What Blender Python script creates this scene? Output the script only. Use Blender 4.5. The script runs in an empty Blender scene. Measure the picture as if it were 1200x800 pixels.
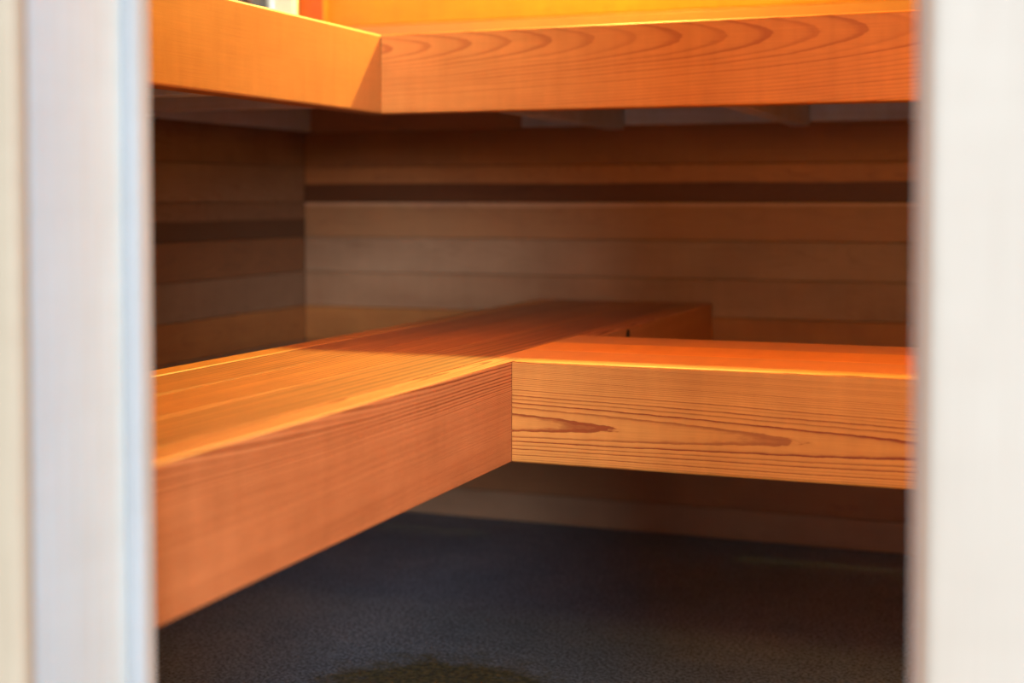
import bpy, bmesh, math, random
from mathutils import Vector, Matrix

C = bpy.context.scene.collection
S = bpy.context.scene
R = random.Random(7)

# ------------------------------------------------------------------ camera
YAW, PITCH = math.radians(21.166), math.radians(2.226)
CAMH = 0.7292
fw = Vector((-math.sin(YAW)*math.cos(PITCH), math.cos(YAW)*math.cos(PITCH), -math.sin(PITCH)))
rt = Vector((math.cos(YAW), math.sin(YAW), 0))
up = rt.cross(fw)
cd = bpy.data.cameras.new('camera')
cam = bpy.data.objects.new('camera', cd); C.objects.link(cam)
M = Matrix((rt, up, -fw)).transposed().to_4x4(); M.translation = (0, 0, CAMH)
cam.matrix_world = M
cd.sensor_fit = 'HORIZONTAL'; cd.sensor_width = 36
cd.lens = 1679.9/1200*36
cd.shift_y = -99.0/1200
cd.clip_start = 0.02
cd.dof.use_dof = True
cd.dof.focus_distance = 1.97
cd.dof.aperture_fstop = 2.4
S.camera = cam

# ------------------------------------------------------------------ view, sky, sun
S.view_settings.view_transform = 'Standard'
S.view_settings.look = 'None'
S.view_settings.gamma = 1
S.view_settings.use_curve_mapping = False
S.view_settings.exposure = 0.0

w = bpy.data.worlds.new('overcast_sky'); S.world = w
w.use_nodes = True
bg = w.node_tree.nodes['Background']
bg.inputs['Color'].default_value = (0.80, 0.92, 1.0, 1)
bg.inputs['Strength'].default_value = 1.5

def sun(name, az, el, strength, colour, angle):
    l = bpy.data.lights.new(name, 'SUN'); l.energy = strength; l.color = colour; l.angle = math.radians(angle)
    o = bpy.data.objects.new(name, l); C.objects.link(o)
    a, e = math.radians(az), math.radians(el)      # az: direction of travel, turned from +Y towards -X
    d = Vector((-math.sin(a)*math.cos(e), math.cos(a)*math.cos(e), -math.sin(e)))
    o.rotation_euler = d.to_track_quat('-Z', 'Y').to_euler(); o.location = -4*d + Vector((0, 0, 1))
    return o
sun('hazy_sun', 29, 11.5, 2.8, (0.86, 0.93, 1.0), 20)

def point(name, loc, watts, colour, radius):
    l = bpy.data.lights.new(name, 'POINT'); l.energy = watts; l.color = colour; l.shadow_soft_size = radius
    o = bpy.data.objects.new(name, l); C.objects.link(o); o.location = loc
    return o
TUNGSTEN = (1.0, 0.735, 0.14)
# bulbs of the back wall lamp and an added fill lamp (bodies built below)
LAMP_A = (-0.92, 2.945, 1.755)
FILL_LAMP = (0.40, 1.02, 0.95)
point('back_lamp_light', LAMP_A, 225, TUNGSTEN, 0.035)
point('right_fill_light', FILL_LAMP, 20, (1.0, 0.60, 0.10), 0.06)  # added fill light for the bench fronts, an unseen lamp

# ------------------------------------------------------------------ helpers
def link(name, me, m=None, parent=None, loc=(0, 0, 0), rot=(0, 0, 0)):
    o = bpy.data.objects.new(name, me); C.objects.link(o)
    if me is not None and m is not None and not me.materials: me.materials.append(m)
    o.location = loc; o.rotation_euler = rot
    if parent: o.parent = parent
    return o

def tag(o, label=None, cat=None, group=None, kind=None):
    if label: o['label'] = label
    if cat: o['category'] = cat
    if group: o['group'] = group
    if kind: o['kind'] = kind
    return o

def empty(name, loc=(0, 0, 0), rz=0):
    o = bpy.data.objects.new(name, None); C.objects.link(o)
    o.location = loc; o.rotation_euler = (0, 0, rz); o.empty_display_size = 0.05
    return o

def finish(bm, name, smooth=False):
    bmesh.ops.recalc_face_normals(bm, faces=bm.faces)
    me = bpy.data.meshes.new(name); bm.to_mesh(me); bm.free()
    if smooth:
        for p in me.polygons: p.use_smooth = True
        try: me.set_sharp_from_angle(angle=math.radians(50))
        except Exception: pass
    return me

def box(bm, a, b):
    v = [bm.verts.new((x, y, z)) for x in (a[0], b[0]) for y in (a[1], b[1]) for z in (a[2], b[2])]
    for f in ((0, 1, 3, 2), (4, 6, 7, 5), (0, 4, 5, 1), (2, 3, 7, 6), (0, 2, 6, 4), (1, 5, 7, 3)):
        bm.faces.new([v[i] for i in f])

def board_mesh(name, a, b, bev=0.0015, seg=2, round_edge=None, round_r=0.005):
    """a box with eased edges; round_edge(edge) picks the ones with the larger radius"""
    bm = bmesh.new(); box(bm, a, b)
    if round_edge:
        es = [e for e in bm.edges if round_edge(e)]
        bmesh.ops.bevel(bm, geom=es, offset=round_r, segments=5, profile=0.5, affect='EDGES')
        es = [e for e in bm.edges if e.calc_length() > 0.01 and len(e.link_faces) == 2 and e.calc_face_angle(0) > 1.2]
        if bev: bmesh.ops.bevel(bm, geom=es, offset=bev, segments=seg, profile=0.5, affect='EDGES')
    elif bev:
        bmesh.ops.bevel(bm, geom=bm.edges[:], offset=bev, segments=seg, profile=0.5, affect='EDGES')
    return finish(bm, name)

def prism_mesh(name, pts, axis_to_3d, d0, d1, bev=0.0015, seg=2):
    """an outline extruded from depth d0 to d1; axis_to_3d(u, v, d) -> point"""
    bm = bmesh.new()
    f = [bm.verts.new(axis_to_3d(u, v, d0)) for u, v in pts]
    g = [bm.verts.new(axis_to_3d(u, v, d1)) for u, v in pts]
    bm.faces.new(f); bm.faces.new(g[::-1])
    for i in range(len(pts)):
        j = (i+1) % len(pts); bm.faces.new((f[i], g[i], g[j], f[j]))
    if bev: bmesh.ops.bevel(bm, geom=bm.edges[:], offset=bev, segments=seg, profile=0.5, affect='EDGES')
    return finish(bm, name)

def lathe(bm, prof, n=24):
    rings = []
    for r, z in prof:
        rings.append([bm.verts.new((r*math.cos(2*math.pi*i/n), r*math.sin(2*math.pi*i/n), z)) for i in range(n)])
    for a, b in zip(rings, rings[1:]):
        for i in range(n):
            j = (i+1) % n; bm.faces.new((a[i], a[j], b[j], b[i]))
    bm.faces.new(rings[0][::-1]); bm.faces.new(rings[-1])

# ------------------------------------------------------------------ materials
class N:
    """small node-graph writer"""
    def __init__(s, name):
        s.m = bpy.data.materials.new(name); s.m.use_nodes = True
        s.t = s.m.node_tree; s.b = s.t.nodes['Principled BSDF']
    def n(s, kind, **kw):
        o = s.t.nodes.new(kind)
        for k, v in kw.items(): setattr(o, k, v)
        return o
    def put(s, sock, v):
        if hasattr(v, 'is_linked') or isinstance(v, bpy.types.NodeSocket): s.t.links.new(v, sock)
        else: sock.default_value = v
    def math(s, op, a, b=0.0, c=None, clamp=False):
        o = s.n('ShaderNodeMath', operation=op, use_clamp=clamp)
        s.put(o.inputs[0], a); s.put(o.inputs[1], b)
        if c is not None: s.put(o.inputs[2], c)
        return o.outputs[0]
    def noise(s, vec, scale, detail=3.0, rough=0.55, colour=False):
        o = s.n('ShaderNodeTexNoise'); s.put(o.inputs['Vector'], vec)
        o.inputs['Scale'].default_value = scale; o.inputs['Detail'].default_value = detail
        o.inputs['Roughness'].default_value = rough
        return o.outputs['Color' if colour else 'Fac']
    def comb(s, x, y, z):
        o = s.n('ShaderNodeCombineXYZ'); s.put(o.inputs[0], x); s.put(o.inputs[1], y); s.put(o.inputs[2], z)
        return o.outputs[0]
    def ramp(s, fac, stops, interp='LINEAR'):
        o = s.n('ShaderNodeValToRGB'); s.put(o.inputs[0], fac); cr = o.color_ramp; cr.interpolation = interp
        while len(cr.elements) > 1: cr.elements.remove(cr.elements[-1])
        for i, (p, c) in enumerate(stops):
            e = cr.elements[0] if i == 0 else cr.elements.new(p)
            e.position = p; e.color = (c, c, c, 1) if isinstance(c, (int, float)) else (*c, 1)
        return o.outputs[0]
    def mix(s, fac, a, b, blend='MIX'):
        o = s.n('ShaderNodeMix', data_type='RGBA', blend_type=blend)
        s.put(o.inputs[0], fac)
        s.put(o.inputs[6], a if not isinstance(a, tuple) else (*a, 1)); s.put(o.inputs[7], b if not isinstance(b, tuple) else (*b, 1))
        return o.outputs[2]
    def bump(s, h, strength, dist=0.001):
        o = s.n('ShaderNodeBump'); s.put(o.inputs['Height'], h)
        o.inputs['Strength'].default_value = strength; o.inputs['Distance'].default_value = dist
        s.t.links.new(o.outputs[0], s.b.inputs['Normal'])

def wood(name, light, dark, pith=(0.045, 0.0), slope=(0.01, 0.0), ring=0.003, fine=6000.0, fine_from=0.055,
         contrast=1.0, warp=0.004, rough=0.5, tone=0.25, seed=0.0, vary=0.0, band=None, spec=0.35, flame=0.0, late=0.66, across=0.22):
    """Sawn timber: growth rings about a pith running beside the board (local x is the length),
    cut by whichever face is seen, so faces and ends agree. vary > 0 shifts it board by board."""
    g = N(name)
    tc = g.n('ShaderNodeTexCoord'); sp = g.n('ShaderNodeSeparateXYZ'); g.t.links.new(tc.outputs['Object'], sp.inputs[0])
    x, y, z = sp.outputs
    x = g.math('ADD', x, seed*3.7)
    rnd = None
    if vary:
        oi = g.n('ShaderNodeObjectInfo'); rnd = oi.outputs['Random']
        x = g.math('MULTIPLY_ADD', rnd, 37.0, x)
    slow = g.comb(g.math('MULTIPLY', x, 2.2), g.math('MULTIPLY', y, 14.0), g.math('MULTIPLY', z, 14.0))
    n1 = g.math('SUBTRACT', g.noise(slow, 1.0, 2.0), 0.5)
    jag = g.comb(g.math('MULTIPLY', x, 40.0), g.math('MULTIPLY', y, 170.0), g.math('MULTIPLY', z, 170.0))
    n2 = g.math('SUBTRACT', g.noise(jag, 1.0, 3.0), 0.5)
    xl = g.math('SUBTRACT', x, seed*3.7)
    if vary: xl = x
    dy = g.math('SUBTRACT', y, pith[0]); dy = g.math('MULTIPLY_ADD', xl if not vary else n1, -slope[0], dy)
    dz = g.math('SUBTRACT', z, pith[1]); dz = g.math('MULTIPLY_ADD', xl if not vary else n1, -slope[1], dz)
    dz = g.math('MULTIPLY_ADD', n1, warp*2, dz)
    if vary: dz = g.math('MULTIPLY_ADD', g.math('SUBTRACT', rnd, 0.5), vary, dz)
    r = g.math('SQRT', g.math('ADD', g.math('MULTIPLY', dy, dy), g.math('MULTIPLY', dz, dz)))
    r = g.math('MULTIPLY_ADD', n2, ring*(0.36 if flame else 0.20), r)
    ex = g.math('MAXIMUM', g.math('SUBTRACT', r, fine_from), 0.0)
    ph = g.math('MULTIPLY_ADD', g.math('MULTIPLY', ex, ex), fine, g.math('MULTIPLY', r, 1.0/ring))
    fr = g.math('FRACT', ph)
    ringv = g.ramp(fr, [(0.0, 0.12), (0.06, 0.0), (late*0.68, 0.08), (late, 0.25), (min(0.84, late+0.2), 1.0), (0.965, 1.0), (1.0, 0.12)])
    if flame:   # where the saw just grazes a ring its dark late wood shows as a broad flame
        q = g.math('DIVIDE', dz, 0.013); q = g.math('MULTIPLY', q, q)
        msk = g.math('SUBTRACT', 1.0, g.math('MINIMUM', q, 1.0))
        broad = g.ramp(fr, [(0.0, 0.0), (0.60, 0.0), (0.74, 0.8), (0.94, 1.0), (0.965, 1.0), (1.0, 0.0)])
        ringv = g.math('MAXIMUM', ringv, g.math('MULTIPLY', broad, g.math('MULTIPLY', msk, flame)))
    wn = g.n('ShaderNodeTexWhiteNoise', noise_dimensions='1D'); g.put(wn.inputs['W'], g.math('FLOOR', ph))
    ringv = g.math('MULTIPLY', ringv, g.math('MULTIPLY_ADD', wn.outputs['Value'], 0.75, 0.35))
    fib = g.comb(g.math('MULTIPLY', x, 9.0), g.math('MULTIPLY', y, 700.0), g.math('MULTIPLY', z, 700.0))
    nf = g.noise(fib, 1.0, 2.0)
    patch = g.noise(g.comb(g.math('MULTIPLY', x, 5.0), g.math('MULTIPLY', y, 11.0), g.math('MULTIPLY', z, 11.0)), 1.0, 3.0)
    cross = g.noise(g.comb(g.math('MULTIPLY', x, 42.0), g.math('MULTIPLY', y, 6.0), g.math('MULTIPLY', z, 6.0)), 1.0, 2.0)
    f = g.math('MULTIPLY', ringv, contrast, clamp=True)
    col = g.mix(f, light, dark)
    k = g.math('MULTIPLY_ADD', g.math('SUBTRACT', patch, 0.5), tone*2.4, 1.0)
    k = g.math('MULTIPLY_ADD', g.math('SUBTRACT', nf, 0.5), 0.30, k)
    k = g.math('MULTIPLY_ADD', g.math('SUBTRACT', cross, 0.5), across, k)
    if vary:
        k = g.math('MULTIPLY', k, g.math('MULTIPLY_ADD', g.math('FRACT', g.math('MULTIPLY', rnd, 7.31)), 0.5, 0.75))
    col = g.mix(1.0, col, g.comb(k, g.math('POWER', g.math('MAXIMUM', k, 0.01), 1.25), g.math('POWER', g.math('MAXIMUM', k, 0.01), 1.45)), 'MULTIPLY')
    if vary:   # some boards are cut from greyer, paler heart
        grey = g.math('MULTIPLY', g.math('FRACT', g.math('MULTIPLY', rnd, 13.7)), 0.45)
        col = g.mix(grey, col, (light[0]*0.75, light[0]*0.50, light[0]*0.33))
    if band:   # darker or lighter stripe along one edge of the board: (z_from, z_to, multiply)
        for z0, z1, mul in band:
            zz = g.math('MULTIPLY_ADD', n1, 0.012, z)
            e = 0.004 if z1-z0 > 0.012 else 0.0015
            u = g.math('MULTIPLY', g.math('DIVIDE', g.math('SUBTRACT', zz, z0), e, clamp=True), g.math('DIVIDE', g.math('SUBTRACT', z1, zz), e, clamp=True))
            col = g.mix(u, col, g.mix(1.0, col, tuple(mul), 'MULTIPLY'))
    g.put(g.b.inputs['Base Color'], col)
    g.put(g.b.inputs['Roughness'], g.math('MULTIPLY_ADD', nf, 0.15, rough-0.07))
    g.b.inputs['Specular IOR Level'].default_value = spec
    g.bump(g.math('MULTIPLY_ADD', ringv, -0.4, nf), 0.12, 0.0006)
    return g.m

def plain(name, colour, rough=0.6, metal=0.0, noise_scale=60.0, amount=0.12, spec=0.4):
    g = N(name); tc = g.n('ShaderNodeTexCoord')
    nn = g.noise(tc.outputs['Object'], noise_scale, 3.0)
    k = g.math('MULTIPLY_ADD', g.math('SUBTRACT', nn, 0.5), amount*2, 1.0)
    g.put(g.b.inputs['Base Color'], g.mix(1.0, colour, g.comb(k, k, k), 'MULTIPLY'))
    g.b.inputs['Roughness'].default_value = rough; g.b.inputs['Metallic'].default_value = metal
    g.b.inputs['Specular IOR Level'].default_value = spec
    g.bump(nn, 0.1, 0.001)
    return g.m

CEDAR, CEDAR_D = (0.62, 0.25, 0.075), (0.24, 0.052, 0.010)
m_fascia_right = wood('cedar_flat_sawn', (0.65, 0.295, 0.072), (0.25, 0.045, 0.008), flame=1.0, pith=(0.0415, -0.014), slope=(0.0125, -0.012), ring=0.0031, contrast=0.95, warp=0.003, tone=0.16)
m_fascia_left = wood('cedar_slant_grain', (0.56, 0.23, 0.098), (0.20, 0.040, 0.010), pith=(0.050, 0.074), slope=(-0.03, 0.02), ring=0.0034, contrast=1.35, warp=0.006, tone=0.22, seed=1.3)
m_fascia_up_right = wood('cedar_cathedral', (0.67, 0.28, 0.065), (0.36, 0.085, 0.022), pith=(0.030, 0.045), slope=(0.06, 0.0), ring=0.0045, contrast=0.6, warp=0.008, tone=0.16, seed=2.1, fine=0)
m_fascia_up_left = wood('cedar_quarter_sawn', (0.50, 0.228, 0.062), (0.36, 0.135, 0.030), pith=(0.2, 0.20), slope=(0.0, 0.01), ring=0.004, contrast=0.45, warp=0.003, tone=0.14, seed=3.2)
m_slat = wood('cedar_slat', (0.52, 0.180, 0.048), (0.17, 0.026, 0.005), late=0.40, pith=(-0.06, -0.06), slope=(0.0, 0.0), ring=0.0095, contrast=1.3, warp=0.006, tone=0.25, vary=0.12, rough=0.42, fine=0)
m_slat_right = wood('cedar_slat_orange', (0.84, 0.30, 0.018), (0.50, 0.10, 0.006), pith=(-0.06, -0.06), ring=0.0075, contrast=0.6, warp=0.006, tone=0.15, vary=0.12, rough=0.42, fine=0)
m_slat_frame = wood('cedar_edge', (0.48, 0.19, 0.055), (0.30, 0.09, 0.022), pith=(0.10, -0.10), ring=0.006, contrast=0.5, warp=0.004, tone=0.15, rough=0.42, seed=5.0)
m_wall = wood('cedar_wall_board', (0.48, 0.17, 0.036), (0.28, 0.075, 0.016), pith=(0.06, -0.02), slope=(0.05, 0.0), ring=0.005, contrast=0.6, warp=0.01, tone=0.3, vary=0.10, rough=0.55)
m_wall_band = wood('cedar_wall_board_dark_edge', (0.36, 0.13, 0.032), (0.22, 0.06, 0.014), pith=(0.06, -0.02), slope=(0.05, 0.0), ring=0.005, contrast=0.5, warp=0.008, tone=0.2, vary=0.10, rough=0.55, band=[(-0.05, 0.004, (0.30, 0.24, 0.22))])  # lower half of the board darker
m_wall_light_edge = wood('cedar_wall_board_light_edge', (0.38, 0.15, 0.040), (0.26, 0.075, 0.016), pith=(0.06, -0.02), slope=(0.05, 0.0), ring=0.005, contrast=0.5, warp=0.002, tone=0.2, vary=0.10, rough=0.55, band=[(0.030, 0.05, (1.45, 1.7, 2.2))])  # narrow strip along the top edge lighter
m_wall_low = wood('cedar_wall_board_dark', (0.28, 0.10, 0.024), (0.17, 0.05, 0.012), pith=(0.06, -0.02), slope=(0.05, 0.0), ring=0.005, contrast=0.6, warp=0.01, tone=0.3, vary=0.10, rough=0.6)  # dark boards; below the benches their colour also carries painted shade
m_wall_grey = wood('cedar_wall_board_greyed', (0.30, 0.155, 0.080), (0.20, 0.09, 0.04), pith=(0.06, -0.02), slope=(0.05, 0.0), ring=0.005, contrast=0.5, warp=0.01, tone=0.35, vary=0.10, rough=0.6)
m_wall_top = wood('cedar_wall_board_lamplit', (0.42, 0.21, 0.012), (0.32, 0.135, 0.006), pith=(0.06, -0.02), slope=(0.05, 0.0), ring=0.005, contrast=0.4, warp=0.01, tone=0.2, vary=0.10, rough=0.55)  # boards above the bench, yellow lamplight put into their colour
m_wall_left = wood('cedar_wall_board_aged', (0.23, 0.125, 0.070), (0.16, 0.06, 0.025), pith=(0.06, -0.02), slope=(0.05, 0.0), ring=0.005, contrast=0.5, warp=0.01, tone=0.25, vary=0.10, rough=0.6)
m_wall_left_band = wood('cedar_wall_board_aged_dark_edge', (0.25, 0.12, 0.06), (0.16, 0.06, 0.025), pith=(0.06, -0.02), slope=(0.05, 0.0), ring=0.005, contrast=0.5, warp=0.008, tone=0.2, vary=0.10, rough=0.6, band=[(-0.05, 0.004, (0.5, 0.45, 0.42))])  # lower half darker, as on the back wall
m_batten = wood('red_cedar_batten', (0.40, 0.085, 0.012), (0.25, 0.04, 0.008), pith=(0.1, 0.1), ring=0.006, contrast=0.5)
m_jamb_glow = wood('cedar_jamb_painted_glow', (0.52, 0.22, 0.10), (0.44, 0.16, 0.06), pith=(0.1, 0.1), ring=0.010, contrast=0.5, tone=0.1)  # warm light from indoors painted into the right jamb's colour
m_grey = wood('weathered_grey_timber', (0.60, 0.74, 0.94), (0.48, 0.54, 0.66), pith=(0.06, 0.01), ring=0.004, contrast=0.6, tone=0.25, vary=0.1, rough=0.6)
m_pale = wood('pale_pine', across=0.07, light=(0.55, 0.645, 0.71), dark=(0.56, 0.56, 0.55), pith=(0.10, 0.02), slope=(0.01, 0.0), ring=0.012, contrast=0.5, warp=0.004, tone=0.06, rough=0.45, fine=0, seed=6.0)
m_pale_casing = wood('pale_pine_casing', across=0.07, light=(0.52, 0.455, 0.40), dark=(0.48, 0.39, 0.31), pith=(0.10, 0.02), slope=(0.01, 0.0), ring=0.014, contrast=0.5, warp=0.004, tone=0.06, rough=0.45, fine=0, seed=7.0)
m_stop = wood('pine_door_stop', across=0.07, light=(0.42, 0.44, 0.47), dark=(0.40, 0.38, 0.36), pith=(0.10, 0.02), ring=0.012, contrast=0.4, warp=0.004, tone=0.06, rough=0.45, fine=0, seed=8.0)
m_casing_left = wood('tan_pine_casing', across=0.07, light=(0.45, 0.37, 0.28), dark=(0.42, 0.31, 0.22), pith=(0.10, 0.02), ring=0.012, contrast=0.4, warp=0.004, tone=0.06, rough=0.45, fine=0, seed=9.0)
m_backing = plain('dark_wall_backing', (0.03, 0.018, 0.010), 0.9)
m_black = plain('black_steel', (0.02, 0.02, 0.022), 0.35, 0.9)
m_porcelain = plain('white_porcelain', (0.8, 0.78, 0.72), 0.25)

# concrete floor with a mossy stain
g = N('speckled_concrete'); tc = g.n('ShaderNodeTexCoord'); P = tc.outputs['Object']
sp = g.n('ShaderNodeSeparateXYZ'); g.t.links.new(P, sp.inputs[0])
big = g.noise(P, 2.4, 3.0); mid = g.noise(P, 26.0, 4.0, 0.6); fin = g.noise(P, 170.0, 3.0, 0.75)
base = g.mix(g.ramp(big, [(0.35, 0.0), (0.65, 1.0)]), (0.100, 0.150, 0.225), (0.155, 0.190, 0.255))
k = g.math('MULTIPLY_ADD', g.math('SUBTRACT', mid, 0.5), 0.7, 1.0)
k = g.math('MULTIPLY_ADD', g.math('SUBTRACT', fin, 0.5), 5.5, k); k = g.math('MAXIMUM', k, 0.15)
base = g.mix(1.0, base, g.comb(k, k, k), 'MULTIPLY')
grit = g.ramp(g.noise(P, 420.0, 1.0), [(0.66, 0.0), (0.74, 1.0)])
base = g.mix(g.math('MULTIPLY', grit, 0.35), base, (0.22, 0.21, 0.20))
ux = g.math('DIVIDE', g.math('ADD', sp.outputs[0], 0.86), 0.225); uy = g.math('DIVIDE', g.math('SUBTRACT', sp.outputs[1], 1.885), 0.225)
rr = g.math('SQRT', g.math('ADD', g.math('MULTIPLY', ux, ux), g.math('MULTIPLY', uy, uy)))
rr = g.math('MULTIPLY_ADD', g.math('SUBTRACT', g.noise(P, 22.0, 4.0, 0.65), 0.5), 0.9, rr)
moss = g.ramp(rr, [(0.70, 1.0), (1.12, 0.0)])
mcol = g.mix(g.ramp(g.noise(P, 90.0, 3.0, 0.7), [(0.4, 0.0), (0.7, 1.0)]), (0.030, 0.034, 0.010), (0.17, 0.145, 0.045))
g.put(g.b.inputs['Base Color'], g.mix(g.math('MULTIPLY', moss, 0.85), base, mcol))
g.b.inputs['Roughness'].default_value = 0.62; g.b.inputs['Specular IOR Level'].default_value = 0.35
g.bump(g.math('ADD', g.math('MULTIPLY', mid, 0.6), fin), 0.5, 0.002)
m_floor = g.m

g = N('window_glass'); g.b.inputs['Transmission Weight'].default_value = 1.0; g.b.inputs['Roughness'].default_value = 0.02
g.b.inputs['IOR'].default_value = 1.45; g.b.inputs['Base Color'].default_value = (0.97, 0.99, 0.98, 1); m_glass = g.m
m_ground = plain('pale_gravel', (0.62, 0.53, 0.43), 0.9, 0, 40.0, 0.3)
m_leaf = plain('blue_green_needles', (0.02, 0.085, 0.07), 0.5, 0, 30.0, 0.4)
m_plaster = plain('pale_pink_plaster', (0.62, 0.50, 0.45), 0.9, 0, 8.0, 0.06)
m_navy = plain('navy_paint', (0.010, 0.014, 0.035), 0.5)
m_bark = plain('bark', (0.09, 0.06, 0.045), 0.9, 0, 30.0, 0.3)
g = N('lamp_bulb'); g.b.inputs['Base Color'].default_value = (0.9, 0.8, 0.6, 1); g.b.inputs['Emission Color'].default_value = (1, 0.62, 0.28, 1)
g.b.inputs['Emission Strength'].default_value = 6.0; m_bulb = g.m

# ------------------------------------------------------------------ the room
XL, XR, YB, YF0, YF1, ZC = -1.7041, 0.62, 3.0251, 0.82, 0.935, 2.08
PITCHB = 0.0825                       # height of one wall board
Z0 = 0.7268 - 8*PITCHB                # a joint falls at the sharp line on the back wall
TH = 0.016

def slab(name, a, b, m, kind='structure', parent=None):
    bm = bmesh.new(); box(bm, a, b)
    o = link(name, finish(bm, name, False), m, parent)
    if kind: o['kind'] = kind
    return o

floor = slab('floor', (XL-0.15, YF0-0.02, -0.1), (XR+0.15, YB+0.15, 0.0), m_floor)
ceil_ = slab('ceiling', (XL-0.15, YF0, ZC), (XR+0.15, YB+0.15, ZC+0.1), m_backing)
wall_back = slab('wall_back', (XL-0.12, YB+TH, 0), (XR+0.12, YB+0.12, ZC), m_backing)
wall_right = slab('wall_right', (XR+TH, YF1, 0), (XR+0.12, YB, ZC), m_backing)

# window opening in the left wall
WY0, WY1, WZ0, WZ1 = 2.28, 2.990, 1.08, 1.78
bm = bmesh.new()
for a, b in (((YF1, 0), (YB, WZ0)), ((YF1, WZ1), (YB, ZC)), ((YF1, WZ0), (WY0, WZ1)), ((WY1, WZ0), (YB, WZ1))):
    box(bm, (XL-0.100, a[0], a[1]), (XL-TH, b[0], b[1]))
wall_left = link('wall_left', finish(bm, 'wall_left', False), m_backing); wall_left['kind'] = 'structure'

def wall_board_mesh(L, h):
    """tongue-and-groove board: local x the length, z the height, face at y=0, chamfered edges, tongue on top"""
    bm = bmesh.new()
    c, gp = 0.0018, 0.0003
    prof = [(TH, -h/2+gp), (c, -h/2+gp), (0, -h/2+gp+c), (0, h/2-gp-c), (c, h/2-gp), (TH, h/2-gp)]
    e = 0.001
    A = [bm.verts.new((e, y, z)) for y, z in prof]; B = [bm.verts.new((L-e, y, z)) for y, z in prof]
    bm.faces.new(A); bm.faces.new(B[::-1])
    for i in range(len(prof)):
        j = (i+1) % len(prof); bm.faces.new((A[i], B[i], B[j], A[j]))
    return finish(bm, 'wall_board', False)

cache = {}
def wall_boards(wall, place, spans, special={}, usual=None):
    """place(u, z) -> (location, rotation z); spans(z0, z1) -> list of (u0, u1)"""
    z = Z0 - PITCHB*math.floor(Z0/PITCHB); z -= PITCHB if z > 0.001 else 0
    i = 0
    while z < ZC-0.002:
        a, b = max(z, 0.001), min(z+PITCHB, ZC-0.001)
        for u0, u1 in spans(a, b):
            mat = special.get(round((a+b)/2, 2), usual or m_wall)
            key = (round(u1-u0, 4), round(b-a, 4), mat.name)
            if key not in cache:
                cache[key] = wall_board_mesh(u1-u0, b-a); cache[key].materials.append(mat)
            l, rz = place(u0, (a+b)/2)
            link('wall_board', cache[key], None, wall, l, (0, 0, rz))
        z += PITCHB; i += 1

def cz(k): return round(0.7268 + (k+0.5)*PITCHB, 2)    # centre height of the k-th board above the sharp line
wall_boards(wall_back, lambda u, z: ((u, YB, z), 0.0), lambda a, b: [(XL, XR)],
            {cz(0): m_wall_band, cz(-1): m_wall_light_edge, cz(-2): m_wall_grey, cz(-3): m_wall_grey, cz(-4): m_wall_low,
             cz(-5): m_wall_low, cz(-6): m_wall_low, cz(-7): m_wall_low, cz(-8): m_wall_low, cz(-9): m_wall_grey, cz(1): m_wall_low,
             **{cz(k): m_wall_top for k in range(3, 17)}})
def left_spans(a, b):
    if b <= WZ0+0.01 or a >= WZ1-0.01: return [(YF1, YB)]
    return [(YF1, WY0), (WY1, YB)]
# on the left wall local +y must point to -X: turn by +90 degrees, so local +x runs along +Y
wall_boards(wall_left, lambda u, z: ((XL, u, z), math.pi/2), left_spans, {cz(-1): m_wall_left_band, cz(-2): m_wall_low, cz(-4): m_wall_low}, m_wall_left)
wall_boards(wall_right, lambda u, z: ((XR, YB-u, z), -math.pi/2), lambda a, b: [(0, YB-YF1)])
# ceiling boards
nb = 26; wdt = (YB-YF1)/nb
cm = board_mesh('ceiling_board', (0, -wdt/2+0.001, 0), (XR-XL, wdt/2-0.001, 0.016), 0.003, 1); cm.materials.append(m_wall)
for i in range(nb):
    link('ceiling_board', cm, None, ceil_, (XL, YF1+(i+0.5)*wdt, ZC-0.0165))

# front wall around the door opening
DX0, DX1, DZ = -0.690, -0.062, 1.98
bm = bmesh.new()
for a, b in (((XL-0.12, 0), (DX0-0.012, ZC)), ((DX1+0.012, 0), (XR+0.12, ZC)), ((DX0-0.012, DZ+0.012), (DX1+0.012, ZC))):
    box(bm, (a[0], YF0, a[1]), (b[0], YF1, b[1]))
wall_front = link('wall_front', finish(bm, 'wall_front', False), m_wall); wall_front['kind'] = 'structure'

# corner batten above the benches
tm = board_mesh('trim', (0, 0, -0.48), (0.064, 0.024, 0.48), 0.002)
link('trim_1', tm, m_batten, None, (XL+0.003, YB-0.0245, 1.535))['kind'] = 'structure'

# ------------------------------------------------------------------ door frame
door = empty('door_1', (DX0, YF0, 0)); door['kind'] = 'structure'
def at(o, p, me, name, m, rot=(0, 0, 0)):
    return link(name, me, m, o, Vector(p)-o.location, rot)
VERT = (0, -math.pi/2, 0)             # local x -> up, local z -> -X
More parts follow.
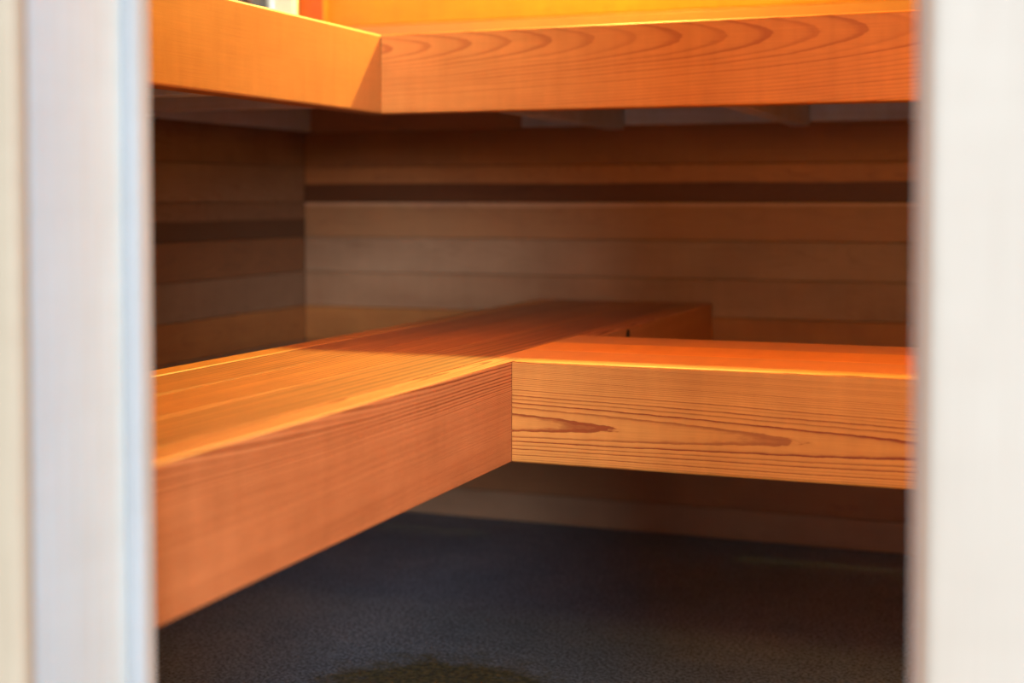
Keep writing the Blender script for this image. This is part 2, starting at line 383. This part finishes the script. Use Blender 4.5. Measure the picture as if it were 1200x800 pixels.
# casing boards on the outside face (length along local x, turned upright)
def upright(name, x0, x1, y0, y1, h, m, bev=0.004, seg=4):
    me = board_mesh(name, (0, y0, -x1), (h, y1, -x0), bev, seg)
    return link(name, me, m, door, Vector((0, 0, 0))-door.location+Vector((0, 0, 0.0)), VERT)
JX = -0.6815                           # inner face of the left jamb board
upright('casing', JX-0.105, -0.6775, 0.800, 0.8195, 2.06, m_casing_left, 0.009, 6)
upright('casing', -0.0711, 0.034, 0.800, 0.8195, 2.06, m_pale_casing, 0.0075, 6)
upright('jamb', JX-0.020, JX, 0.8200, 0.957, 1.98, m_pale, 0.002, 3)
upright('jamb', -0.0772, -0.057, 0.8200, 0.957, 1.98, m_jamb_glow, 0.003, 3)
upright('door_stop', JX+0.0002, JX+0.0157, 0.9256, 0.9425, 1.97, m_stop, 0.0025, 3)
upright('door_stop', -0.0895, -0.0774, 0.930, 0.957, 1.97, m_pale, 0.0025, 3)
hm = board_mesh('casing', (0, 0, 0), (0.83, 0.0195, 0.1), 0.004, 3)
at(door, (JX-0.112, 0.800, 2.0605), hm, 'casing', m_pale_casing)
hm = board_mesh('jamb', (0, 0, 0), (-0.079-JX, 0.137, 0.02), 0.002, 2)
at(door, (JX+0.001, 0.820, 1.981), hm, 'jamb', m_pale)
hm = board_mesh('threshold', (0, 0, 0), (-0.078-JX, 0.137, 0.03), 0.004, 3)
at(door, (JX+0.0005, 0.820, 0.0), hm, 'threshold', m_slat_frame)

# ------------------------------------------------------------------ window in the left wall
win = empty('window_1', (XL, (WY0+WY1)/2, WZ0)); win['kind'] = 'structure'
def winpart(name, a, b, m, bev=0.003):
    return link(name, board_mesh(name, a, b, bev), m, win, -win.location)
CW = 0.105
winpart('window_frame', (XL-0.075, WY1-0.012, WZ0), (XL+0.004, WY1-0.001, WZ1), m_pale)
winpart('window_frame', (XL-0.075, WY0+0.001, WZ0), (XL+0.018, WY0+0.02, WZ1), m_pale)
winpart('window_frame', (XL-0.075, WY0+0.0205, WZ1-0.02), (XL+0.018, WY1-0.0125, WZ1-0.001), m_pale)
winpart('window_sill', (XL-0.075, WY0+0.0205, WZ0+0.001), (XL+0.03, WY1-0.0125, WZ0+0.022), m_pale)
winpart('casing', (XL+0.0005, WY0-CW, WZ0-0.03), (XL+0.018, WY0-0.0005, WZ1+0.05), m_batten)
winpart('outer_frame', (XL-0.112, WY1-0.016, WZ0), (XL-0.0755, WY1-0.001, WZ1), m_navy)
winpart('outer_frame', (XL-0.112, WY0+0.001, WZ0), (XL-0.0755, WY0+0.016, WZ1), m_navy)
winpart('pane', (XL-0.06, WY0+0.021, WZ0+0.023), (XL-0.054, WY1-0.013, WZ1-0.021), m_glass, 0.0)

# ------------------------------------------------------------------ lower bench (L-shaped, one frame)
X1, Y1, Z1, FH, FT = -0.7083, 1.8273, 0.5103, 0.140, 0.040
X1B, Y1B = -1.1043, 2.2232
def front_top(e):      # long edges of the board's face, top and bottom
    a, b = e.verts[0].co, e.verts[1].co
    return abs(a.y) < 1e-6 and abs(b.y) < 1e-6 and abs(a.z-b.z) < 1e-6

def fascia_mesh(L, th=FT, rr=0.0045):
    return board_mesh('fascia', (0, 0, -FH/2), (L, th, FH/2), 0.0012, 2, front_top, rr)

def slats(parent, n, w0, w1, L, to_obj, rot, m, th=0.022, gap=0.0016):
    wd = (w1-w0)/n
    me = board_mesh('slat', (0.0005, gap/2, -th), (L-0.0005, wd-gap/2, 0), 0.0003, 1)
    me.materials.append(m)
    for i in range(n):
        link('slat', me, None, parent, to_obj(w0+i*wd), rot)

# left run: length along +Y. Rotation +90: local x -> +Y, local y -> -X
ROTL = (0, 0, math.pi/2)
YS, YE = YF1+0.003, YB-0.0015
lb = tag(empty('lower_bench', ((X1+X1B)/2, (YS+YE)/2, Z1-FH)), 'lower cedar bench along the left wall, running to the back wall, lamplit slatted top', 'bench', 'cedar sauna benches')
def on(o, x, y, z): return Vector((x, y, z))-o.location
# the front board is notched on top where the slats of the other run cross it
L = YE-YS; n0, n1_, nd = Y1+FT-0.0005-YS, Y1B+0.0005-YS, 0.0225
h = FH/2
fr = link('fascia', None or prism_mesh('fascia', [(0, -h), (L, -h), (L, h), (n1_, h), (n1_, h-nd), (n0, h-nd), (n0, h), (0, h)],
          lambda u, v, d: (u, d, v), 0.0, FT, 0.003, 4), m_fascia_left, lb, on(lb, X1, YS, Z1-h), ROTL)
bk = board_mesh('back_rail', (0, 0, -FH), (L, FT, 0), 0.003, 3)
link('back_rail', bk, m_slat_frame, lb, on(lb, X1B+FT, YS, Z1), ROTL)
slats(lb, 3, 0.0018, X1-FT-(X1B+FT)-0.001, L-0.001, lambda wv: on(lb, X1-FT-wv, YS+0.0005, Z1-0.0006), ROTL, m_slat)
jm = board_mesh('joist', (X1B+FT+0.0005, -0.019, Z1-0.022-0.089), (X1-FT-0.0005, 0.019, Z1-0.0232), 0.002)
for y in (1.02, 1.55, 2.08, 2.6, 2.98):
    link('joist', jm, m_grey, lb, on(lb, 0, y, 0))

bm = bmesh.new(); lathe(bm, [(0.0105, 0.0), (0.010, 0.0012), (0.005, 0.0016)], 16)
link('knot', finish(bm, 'knot', True), m_backing, lb, on(lb, X1+0.0001, 2.385, Z1-0.013), (0, math.pi/2, 0))

# right run: length along +X
XE = XR-0.0015
rb = tag(empty('lower_bench', ((X1+XE)/2, (Y1+Y1B)/2, Z1-FH)), 'lower cedar bench running to the right, front board with two dark flame-shaped grain marks', 'bench', 'cedar sauna benches')
link('fascia', fascia_mesh(XE-X1-0.0012), m_fascia_right, rb, on(rb, X1+0.0008, Y1, Z1-h))
bk = board_mesh('back_rail', (0, 0, -FH), (XE-X1-0.0012, FT, 0), 0.003, 3)
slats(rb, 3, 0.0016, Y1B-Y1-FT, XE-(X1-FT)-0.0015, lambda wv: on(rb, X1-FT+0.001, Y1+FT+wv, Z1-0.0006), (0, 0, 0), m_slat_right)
bk = board_mesh('back_rail', (0, 0, -FH), (XE-X1-0.0012, FT, -0.0232), 0.003, 3)
link('back_rail', bk, m_slat_frame, rb, on(rb, X1+0.0008, Y1B-FT-0.002, Z1))
jm = board_mesh('joist', (-0.019, Y1+FT+0.0005, Z1-0.111), (0.019, Y1B-FT-0.003, Z1-0.0232), 0.002)
for x in (-0.45, 0.02, 0.5):
    link('joist', jm, m_grey, rb, on(rb, x, 0, 0))

# ------------------------------------------------------------------ upper bench
X2, Y2, Z2 = -1.1427, 2.3041, 1.025
ub = tag(empty('upper_bench', ((X2+XL)/2, (YS+YE)/2, Z2-FH)), 'upper cedar bench along the left wall, front board glowing orange in lamplight', 'bench', 'cedar sauna benches')
ym = Y2+0.3
link('fascia', fascia_mesh(Y2+FT-YS-0.001), m_fascia_up_left, ub, on(ub, X2, YS, Z2-h), ROTL)
slats(ub, 5, 0.0005, X2-FT-XL-0.003, YE-YS-0.001, lambda wv: on(ub, X2-FT-wv, YS+0.0005, Z2-0.0006), ROTL, m_slat)
jm = board_mesh('joist', (0, -0.019, 0), (X2-FT-0.0005-(XL+0.021), 0.019, 0.1165), 0.002)
for y in (1.20, 1.51, 1.82, 2.13):
    link('joist', jm, m_grey, ub, on(ub, XL+0.0205, y, Z2-FH+0.0002))
lg = board_mesh('ledger', (0, 0, 0), (YE-YS-0.002, 0.018, 0.106), 0.002)
link('ledger', lg, m_grey, ub, on(ub, XL+0.0193, YS+0.001, Z2-FH+0.010), ROTL)

urb = tag(empty('upper_bench', ((X2+XE)/2, (Y2+YB)/2, Z2-FH)), 'upper cedar bench along the back wall, front board with chevron grain under its top edge', 'bench', 'cedar sauna benches')
link('fascia', fascia_mesh(XE-X2-0.0012), m_fascia_up_right, urb, on(urb, X2+0.0008, Y2, Z2-h))
slats(urb, 6, 0.0005, YB-Y2-FT-0.003, XE-X2+FT-0.003, lambda wv: on(urb, X2-FT+0.0005, Y2+FT+wv, Z2-0.0006), (0, 0, 0), m_slat)
jm = board_mesh('joist', (-0.019, 0, 0), (0.019, YB-0.021-(Y2+FT)-0.001, 0.1165), 0.002)
for x in (-0.92, -0.52, -0.10, 0.35):
    link('joist', jm, m_grey, urb, on(urb, x, Y2+FT+0.0005, Z2-FH+0.0002))
lg = board_mesh('ledger', (0, 0, 0), (XE-X2-0.003, 0.018, 0.106), 0.002)
link('ledger', lg, m_grey, urb, on(urb, X2+0.001, YB-0.0195, Z2-FH+0.010))

# ------------------------------------------------------------------ wall lamp and added fill lamp
def lamp(pos, wall_dir, label):
    """bare-bulb sauna lamp: a wooden plate on the wall, a bracket, a porcelain holder with the bulb hanging from it"""
    p = Vector(pos); d = Vector(wall_dir)
    o = tag(empty('wall_lamp', p), label, 'lamp')
    dist = d.length; dn = d.normalized(); rz = math.atan2(dn.y, dn.x)
    me = board_mesh('back_plate', (dist-0.018, -0.05, -0.02), (dist-0.0005, 0.05, 0.16), 0.004, 3)
    link('back_plate', me, m_slat_frame, o, (0, 0, 0), (0, 0, rz))
    me = board_mesh('bracket', (-0.008, -0.008, 0.118), (dist-0.018, 0.008, 0.130), 0.002, 2)
    link('bracket', me, m_black, o, (0, 0, 0), (0, 0, rz))
    bm = bmesh.new(); lathe(bm, [(0.019, 0.072), (0.022, 0.078), (0.024, 0.108), (0.014, 0.118)])
    link('lamp_holder', finish(bm, 'lamp_holder', True), m_porcelain, o)
    bm = bmesh.new(); lathe(bm, [(0.013, 0.072), (0.013, 0.058), (0.020, 0.050), (0.011, 0.0415)][::-1])
    link('bulb_cap', finish(bm, 'bulb_cap', True), m_bulb, o)
lamp(LAMP_A, (0, YB-LAMP_A[1], 0), 'bare bulb wall lamp over the upper bench on the back wall')
lamp(FILL_LAMP, (XR-FILL_LAMP[0], 0, 0), 'added fill lamp out of view on the right wall by the door')

# ------------------------------------------------------------------ outdoors
gr = slab('ground', (-14, -14, -0.16), (14, 14, -0.105), m_ground)
def shrub(loc, h, r, label):
    o = tag(empty('evergreen_shrub', loc), label, 'shrub')
    bm = bmesh.new(); lathe(bm, [(0.05, -0.02), (0.045, h*0.3), (0.02, h*0.8)], 8)
    link('trunk', finish(bm, 'trunk', True), m_bark, o)
    vs, fs = [], []
    for i in range(2600):
        t = R.random()**0.8; z = 0.12*h + t*0.88*h; rad = r*(1-t)**0.75*math.sqrt(R.uniform(0.25, 1))
        a = R.uniform(0, 6.283); c = Vector((rad*math.cos(a), rad*math.sin(a), z))
        u = Vector((math.cos(a+R.uniform(-.6, .6)), math.sin(a+R.uniform(-.6, .6)), R.uniform(-.4, .5))).normalized()*R.uniform(.05, .1)
        v = u.cross(Vector((R.uniform(-1, 1), R.uniform(-1, 1), R.uniform(-1, 1)))).normalized()*0.018
        k = len(vs); vs += [c-u*0.3-v, c+u, c-u*0.3+v]; fs.append((k, k+1, k+2))
    me = bpy.data.meshes.new('foliage'); me.from_pydata(vs, [], fs)
    f = link('foliage', me, m_leaf, o); f['kind'] = 'stuff'
shrub((-4.3, 7.0, -0.105), 2.6, 0.55, 'dark evergreen shrub outside seen through the left window')

# a pale garden wall beyond the shrub
gw = tag(empty('garden_wall', (-6.2, 9.5, -0.105)), 'pale plaster garden wall outside, behind the dark shrub in the left window', 'wall')
gw.rotation_euler = (0, 0, math.radians(-58))
bm = bmesh.new(); box(bm, (-0.12, -3.2, 0), (0.12, 3.2, 3.0))
link('plaster_body', finish(bm, 'plaster_body'), m_plaster, gw)
link('coping', board_mesh('coping', (-0.17, -3.22, 3.0), (0.17, 3.22, 3.06), 0.01), m_ground, gw)
